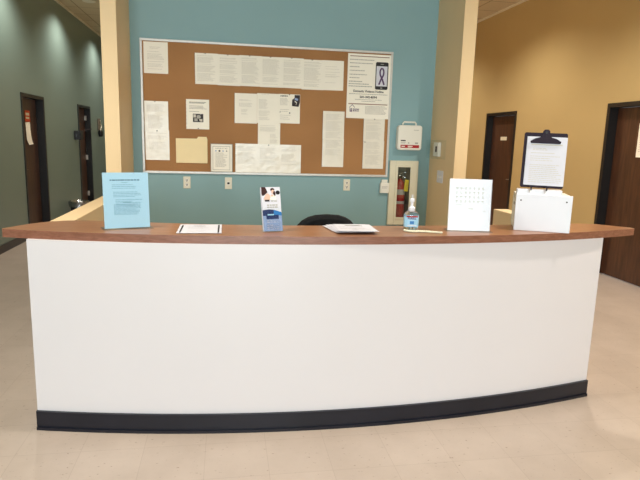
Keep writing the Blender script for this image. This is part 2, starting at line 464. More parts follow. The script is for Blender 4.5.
def notice(name, label, x, z, w, h, m='paper', wr=0, seed=0, body=((.10, .9, .9, .1),), holes=False, rot=0, y=0, pitch=.0075, lh=.0028, ink='ink_faint', pins=((.5, .98),), cat='notice', group=None, title=None, skip=.1, ragged=.3, curl=0):
    s = Sheet(w, h, M[m], wr, seed, curl)
    if title: s.text(title, w*.25, h*.92, w*.5, h*.03, M['ink_dark'])
    for a, c, zt, zb in body: s.lines(w*a, w*c, h*zt, h*zb, pitch, lh, M[ink], R, ragged=ragged, skip=skip)
    if holes: s.holes(M['ink_dark'])
    o = s.build(name, (x, YS-y, z), (0, rot, 0))
    tag(o, label, cat, group)
    for px, pz in pins: pin(o, w*px, h*pz)
    return o, s

notice('paper_notice', 'white typed notice in the top left corner of the cork board', -.742, 2.118, .216, .279,
       body=((.25, .8, .84, .78), (.15, .85, .70, .12)), pitch=.011, lh=.0035, title='', ragged=.35, pins=())
notice('paper_notice', 'upper of two wrinkled sleeved sheets at the left edge of the cork board', -.748, 1.592, .215, .279, 'sleeve', .0019, 2,
       body=((.1, .9, .9, .62), (.15, .8, .55, .1)), pins=((.45, .98),), pitch=.008)
notice('paper_notice', 'lower of two wrinkled sleeved sheets at the left edge of the cork board', -.746, 1.329, .218, .279, 'sleeve', .0019, 3,
       body=((.1, .95, .9, .7), (.15, .9, .6, .35)), pins=((.5, .97),), y=-.0006, pitch=.009)
# sheet with the small picture
s = Sheet(.213, .275, M['paper'], .0015, 5)
s.lines(.03, .19, .25, .24, .008, .004, M['ink_dark'], R); s.lines(.03, .19, .215, .19, .012, .003, M['ink_dark'], R)
s.lines(.03, .12, .165, .16, .01, .003, M['ink_dark'], R); s.holes(M['ink_dark'], 8)
s.rect(.062, .066, .158, .142, M['ink_dark']); s.rect(.075, .074, .105, .1, M['ink'], .001); s.disc(.115, .115, .02, .017, M['ink'], .001)
s.rect(.12, .072, .15, .095, M['ink_faint'], .001); s.rect(.066, .108, .09, .136, M['ink_faint'], .001)
o = s.build('paper_notice', (-.37, YS, 1.626)); pin(o, .11, .006)
tag(o, 'white notice with a small dark picture, above the manila folder', 'notice')
# manila folder
b = MB()
pts = [(0, 0), (.292, 0), (.292, .228), (.284, .248), (.205, .248), (.195, .23), (0, .228)]
b.add([(x, -.006, z) for x, z in pts]+[(x, -.001, z) for x, z in pts], [tuple(range(7)), tuple(range(7, 14))[::-1]]+[(i+7, (i+1) % 7+7, (i+1) % 7, i) for i in range(7)], M['manila'])
b.add([(0, -.008, 0), (.29, -.008, 0), (.29, -.0075, .222), (0, -.0075, .222)], [(0, 1, 2, 3)], M['manila'])
b.add([(0, -.0082, 0), (.29, -.0082, 0), (.29, -.0010, -.002), (0, -.001, -.002)], [(3, 2, 1, 0)], M['manila'])
tag(b.build('manila_folder', None, (-.468, YS, 1.308)), 'manila file folder pinned low on the left half of the cork board', 'folder')
# certificate in a thin frame
cf = thing('framed_certificate', 'small framed sheet with a row of symbols, standing on the board frame', 'certificate', (-.146, YB-.0235, 1.2275))
f = MB(); w, h, t = .207, .268, .005
f.box((0, -.006, 0), (w, 0, t), M['ink']); f.box((0, -.006, h-t), (w, 0, h), M['ink']); f.box((0, -.006, t), (t, 0, h-t), M['ink']); f.box((w-t, -.006, t), (w, 0, h-t), M['ink'])
f.build('frame', cf)
s = Sheet(w-2*t, h-2*t, M['paper'])
for a, c, q, r_ in ((.014, .179, .014, .018), (.014, .179, .236, .24), ): s.rect(a, q, c, r_, M['ink'])
s.rect(.014, .014, .018, .24, M['ink']); s.rect(.175, .014, .179, .24, M['ink'])
s.text('NOTICE TO ALL', .04, .216, .115, .009, M['ink_dark'])
for k, xx in enumerate((.045, .078, .112, .146)): s.disc(xx, .195, .009 if k == 1 else .006, .009 if k == 1 else .005, M['ink_dark'] if k % 2 else M['azure'])
s.lines(.04, .155, .178, .04, .010, .0035, M['ink'], R, ragged=.45)
s.build('certificate_sheet', (t, -.001, t), parent=cf)

# row of seven
names7 = ['first sheet from the left in the row of seven along the board top', 'second sheet from the left in the row of seven along the board top',
          'third sheet from the left in the row of seven along the board top', 'middle sheet of the row of seven along the board top',
          'fifth sheet from the left in the row of seven along the board top', 'sixth sheet from the left in the row of seven along the board top',
          'last and faintest sheet at the right end of the row of seven']
x7 = [-.284, -.080, .124, .322, .520, .718, .916]
for k in range(7):
    notice('paper_notice', names7[k], x7[k], 2.037+(.004 if k < 5 else -.001)-.002*(k % 2), .212, .279, 'paper', .0012, 10+k,
           body=((.1, .9, .92, .1),) if k < 6 else ((.4, .6, .92, .90), (.15, .85, .8, .2)), holes=(k == 0), y=.0006*(k % 3)-.0003*k,
           pins=((.45, .985),) if k != 6 else (), skip=.12 if k < 6 else .6, rot=.006*((k*5) % 3-1), group='sheets in the row of seven')
# centre cross of sheets
s3 = [('left sheet of the three upper sheets in the middle group', .08, 1.695, ((.2, .8, .82, .74), (.2, .85, .68, .55), (.3, .6, .5, .3)), True),
      ('middle sheet of the three upper sheets in the middle group', .293, 1.702, ((.2, .6, .97, .95), (.08, .5, .8, .5), (.08, .6, .42, .1)), False)]
for lb, x, z, bd_, ho in s3:
    notice('paper_notice', lb, x, z, .212, .279, 'paper', .0015, int(x*100), body=bd_, holes=ho, pins=(), y=.0004)
s = Sheet(.205, .275, M['paper'], .001, 4)
s.text('AGENDA', .012, .25, .075, .014, M['ink_dark'], .03)
s.lines(.012, .1, .235, .17, .010, .003, M['ink'], R); s.lines(.012, .12, .15, .02, .018, .003, M['ink'], R, skip=.2)
s.poly([(.125, .165), (.19, .160), (.203, .2), (.203, .27), (.15, .27), (.15, .24), (.128, .225)], M['ink_dark'])
s.poly([(.145, .19), (.165, .175), (.175, .2), (.155, .215)], M['paper'], .001); s.poly([(.15, .225), (.182, .215), (.186, .235), (.158, .245)], M['periwinkle'], .001)
s.disc(.105, .098, .006, .006, M['ink_dark']); s.disc(.012, .105, .004, .004, M['ink_dark'])
o = s.build('paper_notice', (.502, YS-.0002, 1.708)); pin(o, .1, .27)
tag(o, 'flyer with a dark picture in its top right corner, right end of the middle group', 'flyer')
notice('paper_notice', 'single sheet joining the upper and lower rows of the middle group', .303, 1.498, .215, .208, 'paper', .002, 21,
       body=((.1, .85, .92, .6), (.55, .9, .5, .1)), pins=(), y=-.0006)
for k, (x, lb) in enumerate(((.088, 'left sheet of the three glossy wrinkled sheets at the board bottom'), (.300, 'middle sheet of the three glossy wrinkled sheets at the board bottom'), (.512, 'right sheet of the three glossy wrinkled sheets at the board bottom'))):
    notice('paper_notice', lb, x, 1.228, .214, .275, 'sleeve', .0019, 30+k, body=((.1, .9, .9, .3),), holes=(k == 0), pins=((.5, .97),) if k == 1 else (), y=.001+.0006*(k % 2), pitch=.008)
notice('paper_notice', 'upper sheet of the two-sheet strip right of the middle group', .935, 1.562, .215, .277, 'sleeve', .0019, 41, body=((.15, .9, .95, .08),), holes=True, pins=(), y=.0008)
notice('paper_notice', 'lower sheet of the two-sheet strip right of the middle group', .937, 1.297, .216, .277, 'sleeve', .0019, 42, body=((.15, .9, .95, .4),), holes=True, pins=())
notice('paper_notice', 'upper sheet of the two-sheet strip below the poster', 1.347, 1.56, .216, .222, 'sleeve', .0019, 43, body=((.12, .85, .92, .08),), holes=True, pins=((.5, .97),), y=.0002)
notice('paper_notice', 'lower sheet of the two-sheet strip below the poster', 1.35, 1.288, .216, .277, 'sleeve', .0019, 44, body=((.12, .85, .95, .15),), holes=True, pins=((.07, .95),), y=-.0002)

# hotline poster
s = Sheet(.437, .612, M['paper'])
s.rect(.02, .585, .415, .593, M['maroon']); s.rect(.02, .134, .415, .143, M['maroon'])
R2 = random.Random(5)
for z, x1 in ((.560, .265), (.528, .25), (.493, .12), (.458, .17), (.421, .195), (.390, .12)):
    s.lines(.02, x1, z, z-.004, .02, .0075, M['ink'], R2, ragged=0)
for z, x1 in ((.356, .15), (.333, .22), (.311, .25)):
    s.lines(.015, x1, z, z-.004, .02, .0085, M['ink'], R2, ragged=0)
px, pz = .280, .283
s.poly([(x+px, z+pz) for x, z in ((.01, 0), (.118, 0), (.128, .01), (.128, .25), (.118, .26), (.01, .26), (0, .25), (0, .01))], M['black_plastic'], .0008)
s.rect(px+.009, pz+.032, px+.119, pz+.222, M['paper_cool'], .0014); s.rect(px+.047, pz+.238, px+.08, pz+.243, M['ink'], .0014); s.rect(px+.054, pz+.012, px+.074, pz+.02, M['ink'], .0014)
loop = []
for k in range(25):      # awareness ribbon
    a = -PI*.28 + (PI*1.56)*k/24
    loop.append((px+.064+.019*math.cos(a), pz+.162+.040*math.sin(a)))
path = [(px+.090, pz+.047), (px+.070, pz+.095)] + list(reversed(loop))[::-1] + [(px+.058, pz+.095), (px+.038, pz+.047)]
path = [(px+.038, pz+.047), (px+.056, pz+.095)] + loop + [(px+.072, pz+.095), (px+.090, pz+.047)]
for i in range(len(path)-1):
    (xa, za), (xb, zb) = path[i], path[i+1]
    dx, dz = xb-xa, zb-za; l = math.hypot(dx, dz) or 1; ox, oz = -dz/l*.008, dx/l*.008
    s.poly([(xa+ox, za+oz), (xb+ox, zb+oz), (xb-ox, zb-oz), (xa-ox, za-oz)], M['purple'], .0018+.00002*i)
s.text('Domestic Violence Hotline', .065, .250, .305, .023, M['ink_dark'], .03)
s.lines(.022, .41, .237, .232, .02, .006, M['ink'], R2, ragged=0)
s.text('201-342-8594', .13, .195, .175, .023, M['ink_dark'], .04)
s.lines(.085, .355, .184, .180, .02, .005, M['ink'], R2, ragged=0); s.lines(.15, .29, .168, .158, .012, .005, M['ink'], R2, ragged=0)
# small house logo
hx, hz = .03, .062
for (xa, za), (xb, zb) in (((0, .04), (.03, .068)), ((.03, .068), (.055, .04)), ((.006, 0), (.006, .036)), ((.006, .001), (.03, .001))):
    dx, dz = xb-xa, zb-za; l = math.hypot(dx, dz); ox, oz = -dz/l*.0022, dx/l*.0022
    s.poly([(hx+xa+ox, hz+za+oz), (hx+xb+ox, hz+zb+oz), (hx+xb-ox, hz+zb-oz), (hx+xa-ox, hz+za-oz)], M['purple'])
s.disc(hx+.019, hz+.028, .006, .006, M['purple']); s.rect(hx+.012, hz+.004, hx+.027, hz+.021, M['purple'])
s.lines(hx+.034, hx+.10, hz+.030, hz+.022, .02, .010, M['purple'], R2, ragged=0); s.lines(hx+.034, hx+.095, hz+.014, hz+.006, .02, .010, M['purple'], R2, ragged=0)
s.lines(.19, .415, .122, .048, .0105, .0045, M['ink'], R2, ragged=.15)
o = s.build('hotline_poster', (1.165, YS-.003, 1.780))
tag(o, 'cream hotline poster with a phone and purple ribbon, top right of the board', 'poster')

# ------------------------------------------------------------------ things on the blue wall
def outlet(x, z, label, kind):
    t = thing('wall_outlet', label, 'outlet', (x, YB, z), group=None)
    MB().box((-.034, -.007, -.057), (.034, -.001, .057), M['ivory']).build('cover_plate', t, bevel=.003)
    b = MB()
    if kind == 'duplex':
        for q in (-.021, .021):
            b2 = MB().lathe([(.017, 0), (.017, .0025)], M['white_plastic'], n=16, T=Matrix.Translation((0, -.007, q)) @ Matrix.Rotation(PI/2, 4, 'X'))
            for a in (-.0065, .0065): b2.box((a-.0026, -.0099, q-.003), (a+.0026, -.0093, q+.010), M['dark'])
            b2.lathe([(.0045, 0), (.0045, .0004)], M['dark'], n=10, T=Matrix.Translation((0, -.0096, q-.008)) @ Matrix.Rotation(PI/2, 4, 'X'))
            b2.build('socket', t)
    else:
        b.box((-.016, -.0105, -.018), (.016, -.0065, .018), M['white_plastic']); b.box((-.011, -.0112, -.009), (.011, -.0104, .010), M['dark'])
        b.build('phone_jack', t)
outlet(-.372, 1.120, 'duplex outlet on the blue wall, leftmost of the three plates below the board', 'duplex')
outlet(.022, 1.118, 'phone jack plate with one dark opening on the blue wall below the framed certificate', 'jack')
outlet(1.200, 1.119, 'duplex outlet on the blue wall, rightmost of the three plates below the board', 'duplex')
t = thing('wall_dispenser', 'small white wall box under the bottom right corner of the cork board', 'wall box', (1.588, YB, 1.045))
MB().box((-.045, -.045, 0), (.045, -.001, .105), M['white_plastic']).build('body', t, bevel=.006)
MB().box((-.030, -.030, .105), (.030, -.001, .135), M['white_plastic']).build('top_cap', t, bevel=.004)
b = MB(); b.box((-.03, -.0465, .062), (.03, -.0455, .067), M['ink']); b.box((-.03, -.0465, .05), (.02, -.0455, .054), M['ink']); b.build('front_print', t)

# first aid kit
t = thing('first_aid_kit', 'white plastic first aid kit with a carry handle and red band, on the blue wall', 'first aid kit', (1.812, YB, 1.483))
T = None
def rrect(w, h, r, n=5, z0=0):
    p = []
    for cx, cz, a0 in ((w/2-r, h-r, 0), (-w/2+r, h-r, PI/2), (-w/2+r, r, PI), (w/2-r, r, 1.5*PI)):
        for k in range(n+1): a = a0+PI/2*k/n; p.append((cx+r*math.cos(a), cz+r*math.sin(a)+z0))
    return p
def shell(w, h, r, ys, insets, m):
    b = MB(); rings = []
    for y, i in zip(ys, insets):
        rings.append([(x*(w-2*i)/w, y, i+z*(h-2*i)/h) for x, z in rrect(w, h, r)])
    return b.loft(rings, m, smooth=False)
shell(.250, .245, .028, (-.001, -.036, -.038, -.040, -.077, -.084), (.004, .0, .004, 0, 0, .008), M['white_plastic']).build('case', t)
hb = MB(); hb.tube([(-.068, -.042, .238), (-.068, -.042, .262), (-.056, -.042, .276), (.056, -.042, .276), (.068, -.042, .262), (.068, -.042, .238)], .009, M['white_plastic']); hb.build('carry_handle', t)
b = MB(); b.box((-.095, -.0848, .022), (.098, -.0838, .052), M['red_print'])
for x0, x1, z0, z1, m in ((-.085, -.05, .033, .041, 'paper'), (-.02, .03, .036, .043, 'paper'), (-.018, .02, .028, .032, 'paper'), (-.095, -.045, .088, .099, 'ink_dark'), (-.095, -.04, .074, .078, 'ink'), (-.095, -.05, .066, .070, 'ink'), (-.018, -.006, .068, .074, 'ink_dark'), (.055, .085, .062, .078, 'ink'),):
    b.box((x0, -.0855, z0), (x1, -.0838, z1), M[m])
b.build('printed_label', t)
MB().box((.035, -.0855, .196), (.088, -.0838, .201), M['ink']).build('corner_print', t)
b = MB(); b.box((-.03, -.088, .224), (-.008, -.078, .240), M['white_plastic']); b.build('latch', t); MB().box((.045, -.088, .224), (.067, -.078, .240), M['white_plastic']).build('latch', t)

# fire extinguisher cabinet
t = thing('extinguisher_cabinet', 'cream metal fire extinguisher cabinet with a narrow glass door, beside the board', 'cabinet', (1.785, YB, .720))
W, H_ = .150, .655
b = MB(); iw = .066
b.box((-W, -.035, 0), (-iw-.02, -.001, H_), M['cab']); b.box((iw+.02, -.035, 0), (W, -.001, H_), M['cab']); b.box((-iw-.02, -.035, 0), (iw+.02, -.001, .06), M['cab']); b.box((-iw-.02, -.035, H_-.045), (iw+.02, -.001, H_), M['cab'])
b.build('cabinet_frame', t, bevel=.003)
b = MB(); b.box((-iw-.024, -.043, .055), (-iw, -.030, H_-.04), M['cab']); b.box((iw, -.043, .055), (iw+.024, -.030, H_-.04), M['cab']); b.box((-iw, -.043, .055), (iw, -.030, .078), M['cab']); b.box((-iw, -.043, H_-.065), (iw, -.030, H_-.04), M['cab'])
dr = b.build('cabinet_door', t, bevel=.002)
MB().box((-iw-.002, -.036, .075), (iw+.002, -.033, H_-.06), M['glass']).build('door_pane', dr)
# (the cabinet is recessed in the wall: niche box)
b = MB(); w_ = .079
b.box((-w_, .145, .056), (w_, .149, .614), M['cab_in']); b.box((-w_, -.03, .056), (-w_+.003, .145, .614), M['cab_in']); b.box((w_-.003, -.03, .056), (w_, .145, .614), M['cab_in'])
b.box((-w_, -.03, .056), (w_, .145, .060), M['cab_in']); b.box((-w_, -.03, .610), (w_, .145, .614), M['cab_in'])
b.build('cabinet_box', t)
t = thing('fire_extinguisher', 'red fire extinguisher with a yellow tag inside the cream wall cabinet', 'fire extinguisher', (1.775, YB+.055, .7802))
MB().lathe([(.050, 0), (.056, .01), (.056, .33), (.050, .365), (.030, .392), (.018, .400), (.018, .41)], M['red'], n=28).build('cylinder', t)
MB().lathe([(.0566, .15), (.0566, .18)], M['cyl_label'], n=28).build('lower_label', t)
MB().lathe([(.0566, .245), (.0566, .30)], M['cyl_label'], n=28).build('upper_label', t)
b = MB(); b.lathe([(.016, .405), (.020, .41), (.020, .44), (.012, .45)], M['chrome'], n=16); b.tube([(.0, -.015, .43), (-.03, -.03, .425)], .008, M['chrome']); b.build('valve', t)
b = MB(); b.tube([(-.02, 0, .455), (.03, -.005, .47), (.055, -.01, .478)], .006, M['chrome']); b.tube([(-.015, 0, .44), (.03, -.005, .435), (.055, -.01, .42)], .005, M['chrome']); b.build('squeeze_lever', t)
b = MB(); b.tube([(-.02, -.02, .43), (-.045, -.03, .40), (-.058, -.03, .33), (-.058, -.02, .18), (-.052, -.01, .12)], .008, M['black_plastic']); b.build('hose', t)
b = MB(); b.box((.004, -.060, .285), (.048, -.0585, .405), M['yellow'], Matrix.Rotation(.08, 4, 'Y')); b.tube([(.02, -.05, .403), (.012, -.03, .43)], .0012, M['ink_dark'], 6); b.build('inspection_tag', t)

# ------------------------------------------------------------------ right side wall of the alcove
t = thing('thermostat', 'white thermostat under a clear locking cover on the cream side wall', 'thermostat', (AR, 5.25, 1.42))
b = MB(); b.box((-.034, -.055, .012), (-.001, .075, .148), M['white_plastic']); b.build('thermostat_body', t, bevel=.006)
b = MB(); b.box((-.0365, -.025, .055), (-.0335, .01, .11), M['ink_dark']); b.build('display', t)
b = MB(); b.box((-.001-.003, -.17, -.01), (-.001, .21, .17), M['clear']); b.box((-.058, -.17, -.01), (-.055, .21, .17), M['clear']); b.box((-.058, -.17, -.010), (-.001, .21, -.007), M['clear']); b.box((-.058, -.17, .167), (-.001, .21, .17), M['clear']); b.box((-.058, -.17, -.01), (-.001, -.167, .17), M['clear']); b.box((-.058, .207, -.01), (-.001, .21, .17), M['clear'])
b.build('clear_cover', t)
t = thing('light_switch', 'double light switch plate on the cream side wall below the thermostat', 'light switch', (AR, 5.175, 1.180))
MB().box((-.006, -.075, 0), (-.001, .075, .118), M['bright_plastic']).build('cover_plate', t, bevel=.003)
for q in (-.027, .027): MB().box((-.011, q-.006, .048), (-.005, q+.006, .070), M['white_plastic']).build('toggle', t)

# ------------------------------------------------------------------ left corridor wall
xl = XL-.1    # face of the recessed door leaf
s = Sheet(.215, .165, M['orange']); s.rect(.03, .09, .18, .13, M['paper']); s.rect(.03, .04, .18, .07, M['paper'])
o = s.build('door_sign', (xl+.0015, 9.09, 1.705), (0, 0, PI/2)); tag(o, 'orange and white sign taped to the dark left corridor door', 'sign')
s = Sheet(.19, .33, M['paper'], .004, 60, .03); s.lines(.02, .17, .31, .05, .012, .004, M['ink'], R)
o = s.build('door_notice', (xl+.0015, 9.10, 1.36), (0, -.06, PI/2)); tag(o, 'curling cream paper hanging below the orange sign on the left door', 'notice')
t = thing('wall_reader', 'small black box with a thin arm beside the farther left corridor door', 'wall box', (XL, 11.50, 1.43))
MB().box((.001, -.10, 0), (.12, .10, .17), M['black_plastic']).build('housing', t, bevel=.008)
b = MB(); b.tube([(.11, .06, .165), (.18, .3, .20), (.20, .5, .215)], .006, M['ink_dark']); b.build('arm', t)
t = thing('wall_intercom', 'beige wall fixture with a black lower end, far down the green wall', 'wall fixture', (XL, 13.5, 1.49))
MB().box((.001, -.08, .14), (.04, .08, .40), M['cab_in']).build('plate', t, bevel=.01)
b = MB(); b.lathe([(.035, 0), (.05, .05), (.05, .11), (.03, .14)], M['black_plastic'], c=(.055, -.02, 0)); b.tube([(.055, -.02, .13), (.06, .03, .24), (.05, 0, .36)], .014, M['ivory']); b.build('handset', t)
t = thing('waste_bin', 'black waste bin with a bunched clear liner against the green corridor wall', 'waste bin', (XL+.20, 10.75, 0))
MB().lathe([(.13, 0), (.165, .29), (.172, .30), (.162, .298), (.128, .01)], M['black_plastic']).build('bin', t)
b = MB(); rr = random.Random(2); prof = []
rings = []
for r_, z in ((.176, .22), (.180, .29), (.185, .32), (.16, .335), (.12, .29)):
    rings.append([((r_+rr.uniform(-.012, .012))*math.cos(2*PI*i/26), (r_+rr.uniform(-.012, .012))*math.sin(2*PI*i/26), z+rr.uniform(-.012, .012)) for i in range(26)])
b.loft(rings, M['liner'], caps=False); b.build('liner', t)

# right corridor wall
s = Sheet(.30, .385, M['paper'], .001, 61); s.lines(.03, .27, .33, .06, .02, .006, M['ink'], R)
o = s.build('door_notice', (XR+.1-.0015, 5.79, 1.465), (0, 0, -PI/2)); tag(o, 'cream paper notice taped to the nearer dark door on the mustard wall', 'notice')
t = MB(); t.box((XR+.1-.006, 8.86, 1.64), (XR+.1-.001, 9.07, 1.70), M['cab']); o = t.build('room_plate'); tag(o, 'small pale room plate on the farther dark door of the mustard wall', 'sign')

# ------------------------------------------------------------------ things on the countertop
def place(t, x, y, deg): t.location = (x, y, ZT); t.rotation_euler = (0, 0, math.radians(deg))
lean = math.radians(5)
def place_sheet(s, name, label, cat, x, y, deg):
    o = s.build(name, (0, 0, 0)); o.matrix_world = Matrix.Translation((x, y, ZT+.005)) @ Matrix.Rotation(math.radians(deg), 4, 'Z') @ Matrix.Rotation(-lean, 4, 'X')
    return tag(o, label, cat)
def holder(x, y, deg, w, h, label):
    hd = thing('sign_holder', label, 'sign holder', (x, y, ZT), (0, 0, math.radians(deg)))
    T = Matrix.Rotation(-lean, 4, 'X')
    b = MB(); b.box((-.003, -.0045, .0035), (w+.003, -.0032, h+.006), M['clear'], T); b.box((-.003, .0022, .0035), (w+.003, .0034, h+.006), M['clear'], T)
    b.build('clear_panel', hd)
    MB().box((-.010, -.026, 0), (w+.014, .085, .003), M['foot']).build('foot', hd)
# blue sign
s = Sheet(.230, .290, M['blue_paper'])
s.lines(.036, .186, .254, .250, .02, .006, M['blue_head'], random.Random(8), ragged=0)
s.rect(.093, .236, .122, .239, M['ink_blue'])
R3 = random.Random(11)
s.lines(.045, .17, .228, .208, .009, .003, M['ink_blue'], R3); s.lines(.05, .20, .19, .165, .008, .003, M['ink_blue'], R3)
s.lines(.06, .21, .15, .115, .008, .003, M['ink_blue'], R3, ragged=.5)
s.rect(.095, .131, .138, .137, M['ink_blue']); s.lines(.05, .19, .125, .07, .0065, .003, M['ink_blue'], R3, ragged=.2)
place_sheet(s, 'blue_notice', 'pale blue printed notice standing at the left end of the counter', 'notice', -0.622, 2.991, 18.9)
holder(-0.622, 2.991, 18.9, .230, .290, 'clear acrylic sign holder around the pale blue notice on the counter')
# white sign
s = Sheet(.236, .292, M['paper_cool'])
R4 = random.Random(21)
s.lines(.05, .2, .268, .262, .01, .0025, M['ink'], R4, ragged=0, skip=.2)
for j, z in enumerate((.240, .215, .190, .165)):
    for i in range(7):
        if j == 0 and i < 2: s.rect(.035+i*.025, z-.002, .055+i*.025, z+.001, M['ink'])
        x = .035+i*.0245; s.rect(x, z, x+R4.uniform(.009, .015), z+.006, M['ink']); s.rect(x+.002, z-.007, x+R4.uniform(.008, .013), z-.003, M['ink'])
s.rect(.035, .143, .075, .147, M['ink']); s.rect(.108, .122, .14, .127, M['ink']); s.rect(.19, .112, .21, .115, M['ink'])
place_sheet(s, 'white_notice', 'bright white printed notice standing on the counter right of the sanitizer bottle', 'notice', 1.250, 2.975, -11.8)
holder(1.250, 2.975, -11.8, .236, .292, 'clear acrylic sign holder around the bright white notice on the counter')

# papers lying on the top
def flat(name, label, cat, x, y, deg, w, h, m, draw, curl=0, dz=0, seed=0):
    s = Sheet(w, h, M[m], .0008 if not curl else .0016, seed, curl)
    draw(s)
    o = s.build(name, (0, 0, 0))
    o.matrix_world = Matrix.Translation((x, y, ZT+.0012+dz)) @ Matrix.Rotation(math.radians(deg), 4, 'Z') @ Matrix.Rotation(-PI/2, 4, 'X')
    return tag(o, label, cat)
def dr1(s):
    s.rect(.012, .012, .021, .26, M['ink_dark']); s.rect(.207, .012, .216, .27, M['ink_dark'])
    s.rect(.075, .225, .14, .232, M['ink_dark']); s.lines(.05, .17, .2, .04, .02, .002, M['ink'], R3, skip=.4)
flat('flat_notice', 'single white sheet with dark side borders lying flat on the left part of the counter', 'paper', -0.252, 2.872, 0, .228, .290, 'paper_cool', dr1)
def dr2(s):
    s.rect(.06, .236, .15, .25, M['ink']); s.rect(.065, .216, .16, .225, M['ink_dark']); s.rect(.02, .2, .06, .206, M['ink'])
    s.lines(.02, .2, .15, .06, .022, .004, M['ink'], R3, skip=.3); s.rect(.085, .1, .12, .108, M['ink_dark'])
for k in range(4):
    flat('loose_form', ('bottom', 'second lowest', 'second highest', 'top')[k]+' sheet of the small pile of white forms on the middle of the counter', 'paper', .588+.002*k, (2.85, 2.86, 2.85, 2.845)[k], (8, 4, 1, -3)[k], .216, .285, 'paper_cool',
         dr2 if k == 3 else (lambda s: None), .006, .0030*k, 70+k)

# brochure stand
L = math.radians(14)
t = thing('brochure_holder', 'clear upright brochure holder on the counter, full of blue and white leaflets', 'brochure holder', (0.196, 2.904, ZT), (0, 0, math.radians(15.5)))
T = Matrix.Rotation(-L, 4, 'X'); w = .112
b = MB(); b.box((0, -.0015, 0.004), (w, .0, .135), M['clear'], T); b.box((0, -.0015, .004), (.002, .034, .135), M['clear'], T); b.box((w-.002, -.0015, .004), (w, .034, .135), M['clear'], T)
b.box((0, .032, .006), (w, .034, .215), M['clear'], T); b.box((0, 0, .004), (w, .034, .006), M['clear'], T)
b.build('pocket', t)
b = MB(); b.box((0, 0, 0), (w, .085, .0022), M['clear']); b.build('foot', t)
for k in range(5):
    s = Sheet(.106, .236, M['paper_cool'], thick=.002, nx=10, nz=12)
    if k == 0:
        H = .236
        s.poly([(0, .202), (.0, H), (.022, H), (.028, .224), (.034, .208), (.02, .196), (.012, .19), (.002, .19)], M['hair'])
        s.poly([(.010, .172), (.022, .195), (.032, .203), (.044, .196), (.05, .18), (.045, .165), (.02, .16)], M['skin'], .0008)
        s.disc(.062, .222, .012, .009, M['hair']); s.disc(.064, .210, .009, .011, M['skin'], .0008); s.disc(.072, .20, .007, .015, M['hair'], .0009)
        s.poly([(.044, .17), (.056, .195), (.068, .196), (.078, .185), (.08, .165)], M['paper'], .0009); s.disc(.058, .19, .007, .006, M['skin'], .001)
        s.disc(.092, .206, .012, .011, M['black_plastic'], .0009)
        s.rect(.016, .158, .042, .168, M['ink_dark'], .001); s.lines(.05, .085, .166, .158, .006, .003, M['ink'], R3, ragged=0)
        for z in (.142, .131): s.lines(.026, .086, z, z-.004, .02, .0065, M['ink'], R3, ragged=0)
        wave = [(.106*i/12, .112+.008*math.sin(i/12*PI*1.1)-.010*i/12) for i in range(13)]
        for i in range(12):
            (xa, za), (xb, zb) = wave[i], wave[i+1]
            s.poly([(xa, .082), (xb, .082), (xb, zb), (xa, za)], M['navy'] if i < 7 else M['azure'])
        s.poly([(0, 0), (.106, 0), (.106, .082), (0, .082)], M['periwinkle'])  # reflection of the clear holder put into the print as greyed blue
        s.rect(.018, .064, .088, .086, M['navy'], .0008); s.rect(.026, .084, .062, .091, M['blue_lbl'], .0009); s.lines(.024, .075, .079, .07, .009, .005, M['blue_lbl'], R3, ragged=0)
        s.lines(.02, .085, .058, .046, .008, .005, M['paper_cool'], R3, ragged=0); s.lines(.02, .09, .034, .012, .010, .006, M['paper_cool'], R3, ragged=.1)
    o = s.build('leaflet', (0, 0, 0))
    o.matrix_world = Matrix.Translation((0.196, 2.904, ZT)) @ Matrix.Rotation(math.radians(15.5), 4, 'Z') @ T @ Matrix.Translation((.003, .004+.0045*k, .007))
    tag(o, 'front blue and white leaflet with a photo of two people, in the clear holder' if k == 0 else 'blue and white leaflet behind the front one in the clear holder', 'leaflet', None if k == 0 else 'leaflets behind the front one')

# hand sanitizer
t = thing('sanitizer_bottle', 'clear pump bottle of hand sanitizer with a blue label on the counter', 'bottle', (1.043, 3.017, ZT), (0, 0, math.radians(-8)))
MB().lathe([(.036, 0), (.041, .006), (.042, .03), (.042, .085), (.038, .097), (.022, .108), (.016, .112)], M['gel'], n=32, sy=.62, e=2.8).build('bottle_body', t)
b = MB(); b.lathe([(.0424, .018), (.0424, .080)], M['blue_lbl'], n=32, sy=.63, e=2.8)
lb = b.build('front_label', t)
b = MB()
vs, fs = text_geo('PURELL', .03); b.add([(-.024+.048*a, -.0275, .062+.011*c) for a, c in vs], fs, M['purple'])
b.box((-.032, -.0274, .074), (.032, -.0268, .082), M['red_print']); b.box((-.012, -.0274, .035), (.012, -.0268, .052), M['azure']); b.box((-.026, -.0274, .024), (.026, -.0268, .030), M['paper_cool'])
b.build('label_print', lb)
b = MB(); b.lathe([(.017, .106), (.019, .108), (.019, .128), (.013, .132), (.008, .135), (.008, .158), (.013, .160), (.014, .176), (.009, .180)], M['bright_plastic'], n=20); b.build('pump', t)
b = MB(); b.tube([(0, 0, .178), (0, -.008, .190), (-.002, -.03, .192), (-.003, -.045, .184)], [.008, .008, .006, .004], M['clear']); b.tube([(0, .0, .176), (0, .0, .2)], .007, M['alum']); b.build('nozzle', t)
b = MB(); rb = random.Random(4)
path = [(0.985, 2.946), (1.002, 2.918), (1.028, 2.906), (1.058, 2.912), (1.089, 2.908), (1.119, 2.896), (1.145, 2.886), (1.170, 2.870)]
def along(path, n):
    out = []
    for i in range(n):
        u = i/(n-1)*(len(path)-1); k = min(int(u), len(path)-2); f_ = u-k
        out.append((path[k][0]*(1-f_)+path[k+1][0]*f_, path[k][1]*(1-f_)+path[k+1][1]*f_))
    return out
